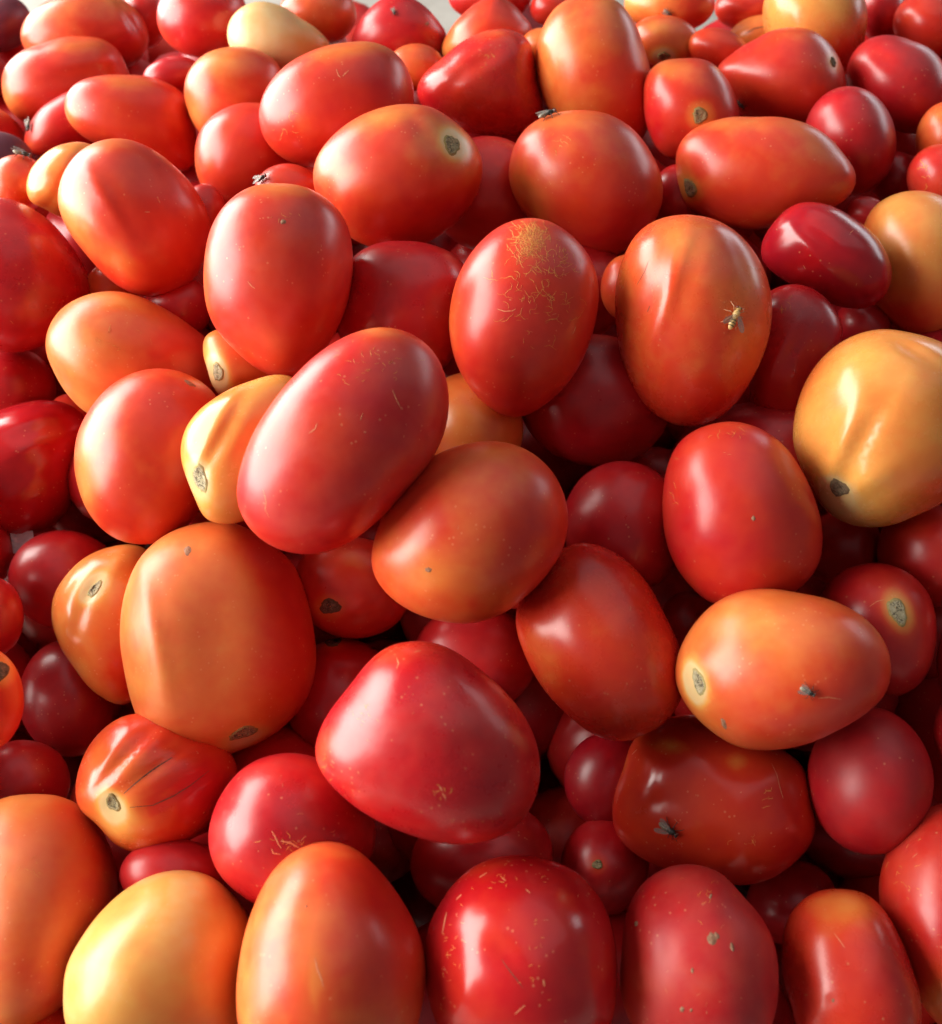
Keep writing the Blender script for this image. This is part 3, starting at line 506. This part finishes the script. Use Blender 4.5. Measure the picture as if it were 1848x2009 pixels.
def build_tomato(rec, sp, z, level=5):
    rng = np.random.default_rng(abs(hash(rec['label'])) % 99991 if False else sum(map(ord, rec['label'])) * 7 + int(sp.cx) + int(sp.cy) * 3)
    V, F = ICO[level]
    C = at(sp.cx, sp.cy, z)
    n = (CAM - C); n /= np.linalg.norm(n)
    u = RT - n * (RT @ n); u /= np.linalg.norm(u)
    v = np.cross(n, u)                                # up-ish
    # reference unit -> plane through C across the view
    def plane(px, py):
        d = (px[:, None] - CX0) / FOC * RT - (py[:, None] - CY0) / FOC * UP + FW
        t = ((C - CAM) @ n) / (d @ n)
        q = CAM + d * t[:, None] - C
        return q @ u, q @ v
    x, y, zz = V[:, 0], V[:, 1], V[:, 2]
    pw = 2.0 / rec.get('box', 2.08)
    rho = np.clip(np.hypot(x, y), 0, 1); phi = np.arctan2(y, x)      # image-plane angle (y down)
    rr = rho ** pw; ww = np.sign(zz) * np.abs(zz) ** pw
    k = np.clip((rho - 0.15) / 0.8, 0, 1); k = k * k * (3 - 2 * k)
    Rm = sp.r_ell(phi) * (1 - k) + sp.r_out(phi) * k
    px = sp.cx + Rm * rr * np.cos(phi); py = sp.cy + Rm * rr * np.sin(phi)
    D = sp.b * rec.get('thick', 1.0)                  # half thickness, reference units
    wv = ww * D
    # soft lengthwise facets of the fruit
    e = sp.ax; al = ((px - sp.cx) * e[0] + (py - sp.cy) * e[1]) / sp.a; sd = (-(px - sp.cx) * e[1] + (py - sp.cy) * e[0])
    th = np.arctan2(wv, sd); prof = np.clip(1 - al * al, 0, 1)
    lob = rec.get('lobes', 0.012)
    kf = rng.integers(3, 5); amp = lob * prof * np.cos(kf * th + rng.uniform(0, 6.3))
    # slow irregularity
    q3 = np.stack([(px - sp.cx), (py - sp.cy), wv], 1) / sp.b
    irr = np.zeros(len(px))
    for f_, a_ in ((1.1, .010), (1.9, .007), (3.1, .004)):
        for _ in range(3):
            d = rng.normal(size=3); d /= np.linalg.norm(d)
            irr += a_ * np.sin(q3 @ d * f_ * 1.6 + rng.uniform(0, 6.3))
    s = 1 + amp + irr * rec.get('irr', 1.0) * 0.8
    px = sp.cx + (px - sp.cx) * s; py = sp.cy + (py - sp.cy) * s; wv = wv * s
    front = np.clip((ww + 0.15) / 0.5, 0, 1)
    for (bx, by, ra, rb, ang, dep) in rec.get('dents', ()):          # local hollows and ridges
        c, s_ = math.cos(R(ang)), math.sin(R(ang))
        X, Y = px - bx, py - by
        g_ = np.exp(-((X * c + Y * s_) / ra) ** 2 - ((-X * s_ + Y * c) / rb) ** 2)
        wv = wv + rec.get('dk', 0.75) * dep * g_ * front
    ripe = np.full(len(px), rec['ripe'])
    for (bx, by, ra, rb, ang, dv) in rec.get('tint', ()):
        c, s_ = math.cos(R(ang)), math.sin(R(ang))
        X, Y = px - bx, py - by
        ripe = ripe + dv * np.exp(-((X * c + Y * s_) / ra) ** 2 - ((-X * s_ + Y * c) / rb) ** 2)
    for (bx, by, ra, rb, ang, *_r) in rec.get('scars', ()):          # paler ring round a stem scar
        c, s_ = math.cos(R(ang)), math.sin(R(ang)); X, Y = px - bx, py - by
        q_ = np.hypot((X * c + Y * s_) / (ra + 7), (-X * s_ + Y * c) / (rb + 7))
        ripe = ripe + (0.22 + 1.3 * rec.get('halo', 0.28)) * np.exp(-(q_ / 1.15) ** 4) + 0.4 * rec.get('halo', .28) * np.exp(-(q_ / 2.2) ** 2)
    U, W_ = plane(px, py)
    sc = z / FOC * np.linalg.norm(ray(sp.cx, sp.cy))
    co = U[:, None] * u + W_[:, None] * v + (wv * sc)[:, None] * n
    # icosphere winding: image y runs down, so flip
    F2 = [(a, c_, b_) for a, b_, c_ in F]
    o = mesh_obj('tomato', co, F2, M_TOM, loc=tuple(C))
    at_ = o.data.attributes.new('ripe', 'FLOAT', 'POINT'); at_.data.foreach_set('value', ripe.astype(np.float32))
    o.color = (rec.get('rough', 0.30) + 0.015, rec.get('dust', 0.4), rec.get('purple', 0.0), 1.0 - rec.get('green', 0.0))
    o['label'] = rec['label']; o['category'] = 'tomato'; o['group'] = 'ripe plum tomatoes heaped in the pile'
    bvh = BVHTree.FromPolygons([Vector(q + C) for q in co], F2)
    return o, bvh, C

def hit(bvh, x, y):
    d = ray(x, y); d = d / np.linalg.norm(d)
    p, nn, _, _ = bvh.ray_cast(Vector(CAM), Vector(d))
    if p is None: return None
    if nn.dot(Vector(d)) > 0: nn = -nn
    return np.array(p), np.array(nn)

def stem_scar(o, bvh, C, x, y, ra, rb, ang, mat, seed):
    rng = np.random.default_rng(seed); c, s = math.cos(R(ang)), math.sin(R(ang))
    K, L = 26, 6; out = 1 + 0.10 * np.sin(np.arange(K) / K * 6.283 * 3 + rng.uniform(0, 6)) + rng.normal(0, 0.05, K)
    vs_, fs = [], []
    h0 = hit(bvh, x, y)
    if h0 is None: return
    unit = np.linalg.norm(h0[0] - CAM) / FOC
    prev = {}
    for l in range(L + 1):
        for k in range(K):
            if l == 0 and k: continue
            q = l / L * out[k]; t = k / K * 2 * math.pi
            X, Y = 0.9 * ra * q * math.cos(t), 0.9 * rb * q * math.sin(t)
            h = hit(bvh, x + X * c - Y * s, y + X * s + Y * c)
            f = 1.0
            while h is None and f > 0.3:
                f -= 0.1; h = hit(bvh, x + (X * c - Y * s) * f, y + (X * s + Y * c) * f)
            if h is None: h = h0
            lift = {0: -0.5, 1: 0.3, 2: -0.2, 3: 0.5, 4: 0.9, 5: 1.1, 6: -0.5}[l] + rng.normal(0, 0.45) * (l < 6)
            vs_.append(h[0] + h[1] * (lift * 0.9 + 0.7 * (l < 6)) * unit - C)
    idx = lambda l, k: 0 if l == 0 else 1 + (l - 1) * K + k % K
    for l in range(L):
        for k in range(K):
            if l == 0: fs.append((0, idx(1, k), idx(1, k + 1)))
            else: fs.append((idx(l, k), idx(l + 1, k), idx(l + 1, k + 1), idx(l, k + 1)))
    so = mesh_obj('stem_scar', vs_, fs, mat, o)
    ra_ = [0.0] + [l / L for l in range(1, L + 1) for _ in range(K)]
    so.data.attributes.new('rim', 'FLOAT', 'POINT').data.foreach_set('value', ra_)

def ribbons(o, bvh, C, lines, mat, name, width=1.6):
    vs_, fs = [], []
    for ln in lines:
        ws = ln[1] if isinstance(ln[1], (int, float)) else width
        pts = ln[0] if isinstance(ln[1], (int, float)) else ln
        fine = []
        for (xa, ya), (xb, yb) in zip(pts[:-1], pts[1:]):
            k_ = max(1, int(math.hypot(xb - xa, yb - ya) / 4.0))
            fine += [(xa + (xb - xa) * q / k_, ya + (yb - ya) * q / k_) for q in range(k_)]
        H = [hit(bvh, x, y) for x, y in fine + [pts[-1]]]; H = [h for h in H if h]
        if len(H) < 2: continue
        b0 = len(vs_); n_ = len(H)
        for i, (p, nn) in enumerate(H):
            d = H[min(i + 1, n_ - 1)][0] - H[max(i - 1, 0)][0]
            s = np.cross(nn, d); L_ = np.linalg.norm(s)
            s = s / L_ if L_ > 0 else RT
            un = np.linalg.norm(p - CAM) / FOC
            hw = ws * 0.5 * un * (0.35 + 0.65 * math.sin(math.pi * (i + 0.5) / n_))
            vs_ += [p + s * hw + nn * un * 0.12 - C, p + nn * un * 0.45 - C, p - s * hw + nn * un * 0.12 - C]
        for i in range(n_ - 1):
            a = b0 + 3 * i
            fs += [(a, a + 1, a + 4, a + 3), (a + 1, a + 2, a + 5, a + 4)]
    if vs_:
        q = mesh_obj(name, vs_, fs, mat, o)
        if len(lines) > 1: q['kind'] = 'stuff'
        return q

def squiggle(rng, x, y, L, turn=0.9, step=5.0, ang=None):
    a = rng.uniform(0, 6.283) if ang is None else ang
    p = [(x, y)]
    for _ in range(max(2, int(L / step))):
        a += rng.normal(0, turn); x += step * math.cos(a); y += step * math.sin(a); p.append((x, y))
    return p

BUILT = {}
for (rec, sp), z in zip(ITEMS, zs):
    o, bvh, C = build_tomato(rec, sp, z, 5)
    BUILT[rec['id']] = (o, bvh, C)
    rng = np.random.default_rng(int(sp.cx * 13 + sp.cy * 7))
    for i, s in enumerate(rec.get('scars', ())):
        stem_scar(o, bvh, C, s[0], s[1], s[2], s[3], s[4], {'p': M_SCAR_PALE, 'd': M_SCAR_DARK}.get(s[5] if len(s) > 5 else '', M_SCAR), int(s[0] + s[1]))
    if 'cracks' in rec: ribbons(o, bvh, C, rec['cracks'], M_CRACK, 'skin_crack')
    if 'scratch' in rec: ribbons(o, bvh, C, rec['scratch'], M_PALESC, 'skin_scratch')
    if 'web' in rec:
        ls = []
        for (bx, by, ra, rb, cnt, L_, wd) in rec['web']:
            for _ in range(cnt):
                ls.append((squiggle(rng, bx + rng.normal() * ra, by + rng.normal() * rb, L_ * rng.uniform(0.5, 2.2), 0.62, 3.5), wd * rng.uniform(0.5, 0.95)))
        ribbons(o, bvh, C, ls, M_RUSSET, 'russet_scar')
    if 'flecks' in rec:                         # short nicks strewn over the skin
        ls = []
        for _ in range((rec['flecks'] + 1) // 2):
            t, q = rng.uniform(0, 6.283), math.sqrt(rng.uniform(0, 0.85))
            r_ = float(sp.r_out(np.array([(t + math.pi) % (2 * math.pi) - math.pi]))[0]) * q
            ls.append((squiggle(rng, sp.cx + r_ * math.cos(t), sp.cy + r_ * math.sin(t), rng.uniform(4, 13), 0.35, 3.0), rng.uniform(0.6, 1.2)))
        ribbons(o, bvh, C, ls, M_PALESC, 'skin_nick')
    if 'scabs' in rec:
        for (x, y, ra, rb, an) in rec['scabs']:
            K = 14; c_, s_ = math.cos(R(an)), math.sin(R(an)); vs_, fs = [], []
            h0 = hit(bvh, x, y)
            if not h0: continue
            un = np.linalg.norm(h0[0] - CAM) / FOC
            vs_.append(h0[0] + h0[1] * un * 1.0 - C)
            for l, q in ((1, 0.65), (2, 1.0)):
                for k in range(K):
                    t = k / K * 6.2832; q2 = q * rng.uniform(0.75, 1.15)
                    X, Y = ra * q2 * math.cos(t), rb * q2 * math.sin(t)
                    h = hit(bvh, x + X * c_ - Y * s_, y + X * s_ + Y * c_) or h0
                    vs_.append(h[0] + h[1] * un * (0.9 if l == 1 else -0.1) - C)
            for k in range(K):
                fs.append((0, 1 + k, 1 + (k + 1) % K)); fs.append((1 + k, 1 + K + k, 1 + K + (k + 1) % K, 1 + (k + 1) % K))
            mesh_obj('dry_scab', vs_, fs, M_SCAB, o)

# ---------------------------------------------------------------- the rest of the heap under and around the tomatoes in view
back = np.full(GX.shape, -1.0)
for h, z in zip(half, zs): back = np.where(h > 0, np.maximum(back, z + h * 0.8), back)
rs = random.Random(5); fv, ff, fr, nb = [], [], [], 0
V3, F3 = ICO[3]
CENT = [BUILT[r['id']][2] for r, _ in ITEMS]
def fill(x, y, z, inside):
    global nb
    s = 1.0; C = at(x, y, z)
    if C[2] < 0.022: return
    near = np.linalg.norm(np.array(CENT) - C, axis=1)
    if near.min() < (0.040 if inside else 0.047): return
    CENT.append(C)
    a, b = rs.uniform(.030, .037) * s, rs.uniform(.023, .027) * s
    e = Matrix.Rotation(rs.uniform(0, 3.14), 3, 'Z') @ Matrix.Rotation(rs.uniform(-.6, .6), 3, 'Y')
    q = (V3 * np.array([a, b, b])) @ np.array(e).T + C
    if q[:, 2].min() < 0.002: q[:, 2] += 0.002 - q[:, 2].min()
    fv.append(q); ff.extend([(i + nb, j + nb, k + nb) for i, j, k in F3]); fr.append(np.full(len(V3), rs.choice([.05, .1, .14, .2, .25] if inside else [.12, .2, .26, .32, .4, .55]))); nb += len(V3)
for layer in range(4):
    for y in range(130, 2500, 95):
        for x in range(-700, 2560, 105):
            xx, yy = x + rs.uniform(-45, 45) + (layer % 2) * 50, y + rs.uniform(-40, 40)
            inside = -60 < xx < 1910 and -60 < yy < 2070
            i, j = int((yy + 420) / STEP), int((xx + 420) / STEP)
            zb = -1.0
            if 0 <= i < GX.shape[0] and 0 <= j < GX.shape[1]:
                zb = back[max(0, i - 6):i + 7, max(0, j - 6):j + 7].max()
            z = heap_depth(xx, yy)
            if zb > 0: z = max(z + 0.05, zb + 0.034) + layer * 0.044
            elif inside: z = z + 0.085 + layer * 0.044
            elif xx < -230: z = z + (0.04 + (-60 - xx) / 640 * 0.10 if yy < 950 else 0.012 + (-60 - xx) / 640 * 0.03) + layer * 0.045
            elif xx < 0: z = z + 0.065 + layer * 0.045
            else: z = z + 0.012 + layer * 0.045
            fill(xx, yy, z, inside)
rest = mesh_obj('heaped_tomatoes', np.concatenate(fv), ff, M_TOM)
a_ = rest.data.attributes.new('ripe', 'FLOAT', 'POINT'); a_.data.foreach_set('value', np.concatenate(fr).astype(np.float32))
rest.color = (0.32, 0.4, 0, 1)
rest['label'] = 'shaded red tomatoes deep inside the heap, beneath those in view'; rest['category'] = 'tomatoes'; rest['kind'] = 'stuff'

# ---------------------------------------------------------------- a scrap of pale paper in a gap at the left
zp = zs[[r['id'] for r, _ in ITEMS].index('t70')] + 0.004
pv = []
for j in range(5):
    for i in range(5):
        px_, py_ = 20 + i * 11 + j * 1.5, 1046 + j * 10 - i * 1.2
        pv.append(at(px_, py_, zp + 0.0012 * math.sin(i * 0.9 + j * 0.5)))
c0 = pv[12].copy(); nrm = (CAM - c0) / np.linalg.norm(CAM - c0)
top = [p - c0 for p in pv]; bot = [p - c0 - nrm * 0.0003 for p in pv]
pf = [(j * 5 + i, j * 5 + i + 1, j * 5 + i + 6, j * 5 + i + 5) for j in range(4) for i in range(4)]
pf += [tuple(25 + k for k in reversed(f)) for f in pf]
rim_ = [0, 1, 2, 3, 4, 9, 14, 19, 24, 23, 22, 21, 20, 15, 10, 5]
pf += [(rim_[k], rim_[(k + 1) % 16], rim_[(k + 1) % 16] + 25, rim_[k] + 25) for k in range(16)]
M_PAPER = simple('pale_paper', (0.52, 0.48, 0.50), (0.64, 0.60, 0.62), 300, 0.9)
sc_ = mesh_obj('paper_scrap', top + bot, pf, M_PAPER, loc=tuple(c0), smooth=False)
sc_['label'] = 'pale scrap of paper showing in the gap near the left edge'; sc_['category'] = 'paper'

# ---------------------------------------------------------------- flies
def ellipsoid(sx, sy, sz, c, bands=None):
    v, f = ICO[3]; return v * np.array([sx, sy, sz]) + np.array(c), f
def tube(pts, r0, r1, K=6):
    v, f = [], []; n = len(pts); pts = [np.array(p, float) for p in pts]
    for i, p in enumerate(pts):
        d = pts[min(i + 1, n - 1)] - pts[max(i - 1, 0)]; d /= np.linalg.norm(d)
        a = np.cross(d, [0.3, 0.2, 0.93]); a /= np.linalg.norm(a); b = np.cross(d, a); r = r0 + (r1 - r0) * i / (n - 1)
        for k in range(K):
            t = 6.2832 * k / K; v.append(p + r * (math.cos(t) * a + math.sin(t) * b))
    for i in range(n - 1):
        for k in range(K): f.append((i * K + k, i * K + (k + 1) % K, (i + 1) * K + (k + 1) % K, (i + 1) * K + k))
    f.append(tuple(range(K - 1, -1, -1))); f.append(tuple((n - 1) * K + k for k in range(K)))
    return v, f
def make_fly(rec):
    o, bvh, C = BUILT[rec['on']]
    h = hit(bvh, rec['x'], rec['y'])
    if h is None: print('FLY MISS', rec); return
    p, nn = h
    un = np.linalg.norm(p - CAM) / FOC
    L = rec['len'] * 0.8 * un                              # body length in metres
    d = math.cos(R(rec['ang'])) * RT + math.sin(R(rec['ang'])) * (-UP)   # heading as seen in the picture
    f = d - nn * (d @ nn); f /= np.linalg.norm(f); s = np.cross(nn, f)
    e = bpy.data.objects.new(rec.get('name', 'fly'), None); COL.objects.link(e); e.empty_display_size = 0.003
    e.matrix_world = Matrix(((f[0], s[0], nn[0], p[0]), (f[1], s[1], nn[1], p[1]), (f[2], s[2], nn[2], p[2]), (0, 0, 0, 1)))
    e['label'] = rec['label']; e['category'] = rec.get('cat', 'fly'); e['group'] = 'flies on the tomatoes'
    hov = rec.get('hover', False); md, ma = (M_HOVER, M_HOVER) if hov else (M_FLYD, M_FLYG)
    H = 0.17 * L
    mesh_obj('thorax', *ellipsoid(.19 * L, .14 * L, .13 * L, (.08 * L, 0, H + .02 * L)), md, e)
    ab = mesh_obj('abdomen', *ellipsoid(.26 * L, .13 * L, .11 * L, (-.27 * L, 0, H)), ma, e)
    if hov or rec.get('bands'):
        for q in (-.16, -.27, -.38):
            t = [(q * L, .135 * L * math.cos(k) * math.sqrt(max(0, 1 - ((q + .27) / .26) ** 2)), H + .115 * L * math.sin(k) * math.sqrt(max(0, 1 - ((q + .27) / .26) ** 2))) for k in np.linspace(0, 6.2832, 13)]
            v_, f_ = tube(t, .016 * L, .016 * L, 5); mesh_obj('band', v_, f_, M_FLYD, ab)
    hd = mesh_obj('head', *ellipsoid(.085 * L, .12 * L, .10 * L, (.31 * L, 0, H + .01 * L)), md, e)
    for sg in (-1, 1):
        mesh_obj('eye', *ellipsoid(.055 * L, .055 * L, .075 * L, (.335 * L, sg * .085 * L, H + .03 * L)), M_EYE, hd)
    sp_ = rec.get('spread', 14)
    for sg in (-1, 1):
        K = 12; out = []
        for k in range(K):
            t = 6.2832 * k / K; out.append((-.30 + .33 * math.cos(t), .115 * math.sin(t) * (1 - .25 * math.cos(t))))
        c_, s_ = math.cos(R(sp_) * sg), math.sin(R(sp_) * sg)
        top = [(.02 * L + (x * c_ + y * s_) * L, (sg * .07 + (-x * s_ + y * c_)) * L, H + .14 * L - x * .06 * L) for x, y in out]
        bot = [(x, y, z - .008 * L) for x, y, z in top]
        fs = [tuple(range(K)), tuple(range(2 * K - 1, K - 1, -1))] + [(k, k + K, (k + 1) % K + K, (k + 1) % K) for k in range(K)]
        mesh_obj('wing', top + bot, fs, M_WING, e, smooth=False)
    for sg in (-1, 1):
        for i, (x0, x1) in enumerate(((.17, .42), (.07, .08), (-.03, -.34))):
            y1 = (.27, .38, .30)[i]
            v_, f_ = tube([(x0 * L, sg * .10 * L, H - .04 * L), ((x0 + x1) / 2 * L, sg * (.12 + y1 * .45) * L, H + .05 * L), (x1 * L, sg * y1 * L, .03 * L), ((x1 + .05 * (1 - i)) * L, sg * (y1 + .07) * L, .008 * L)], .020 * L, .010 * L)
            mesh_obj('leg', v_, f_, M_HLEG if hov else M_LEG, e)
for rec in FLIES: make_fly(rec)
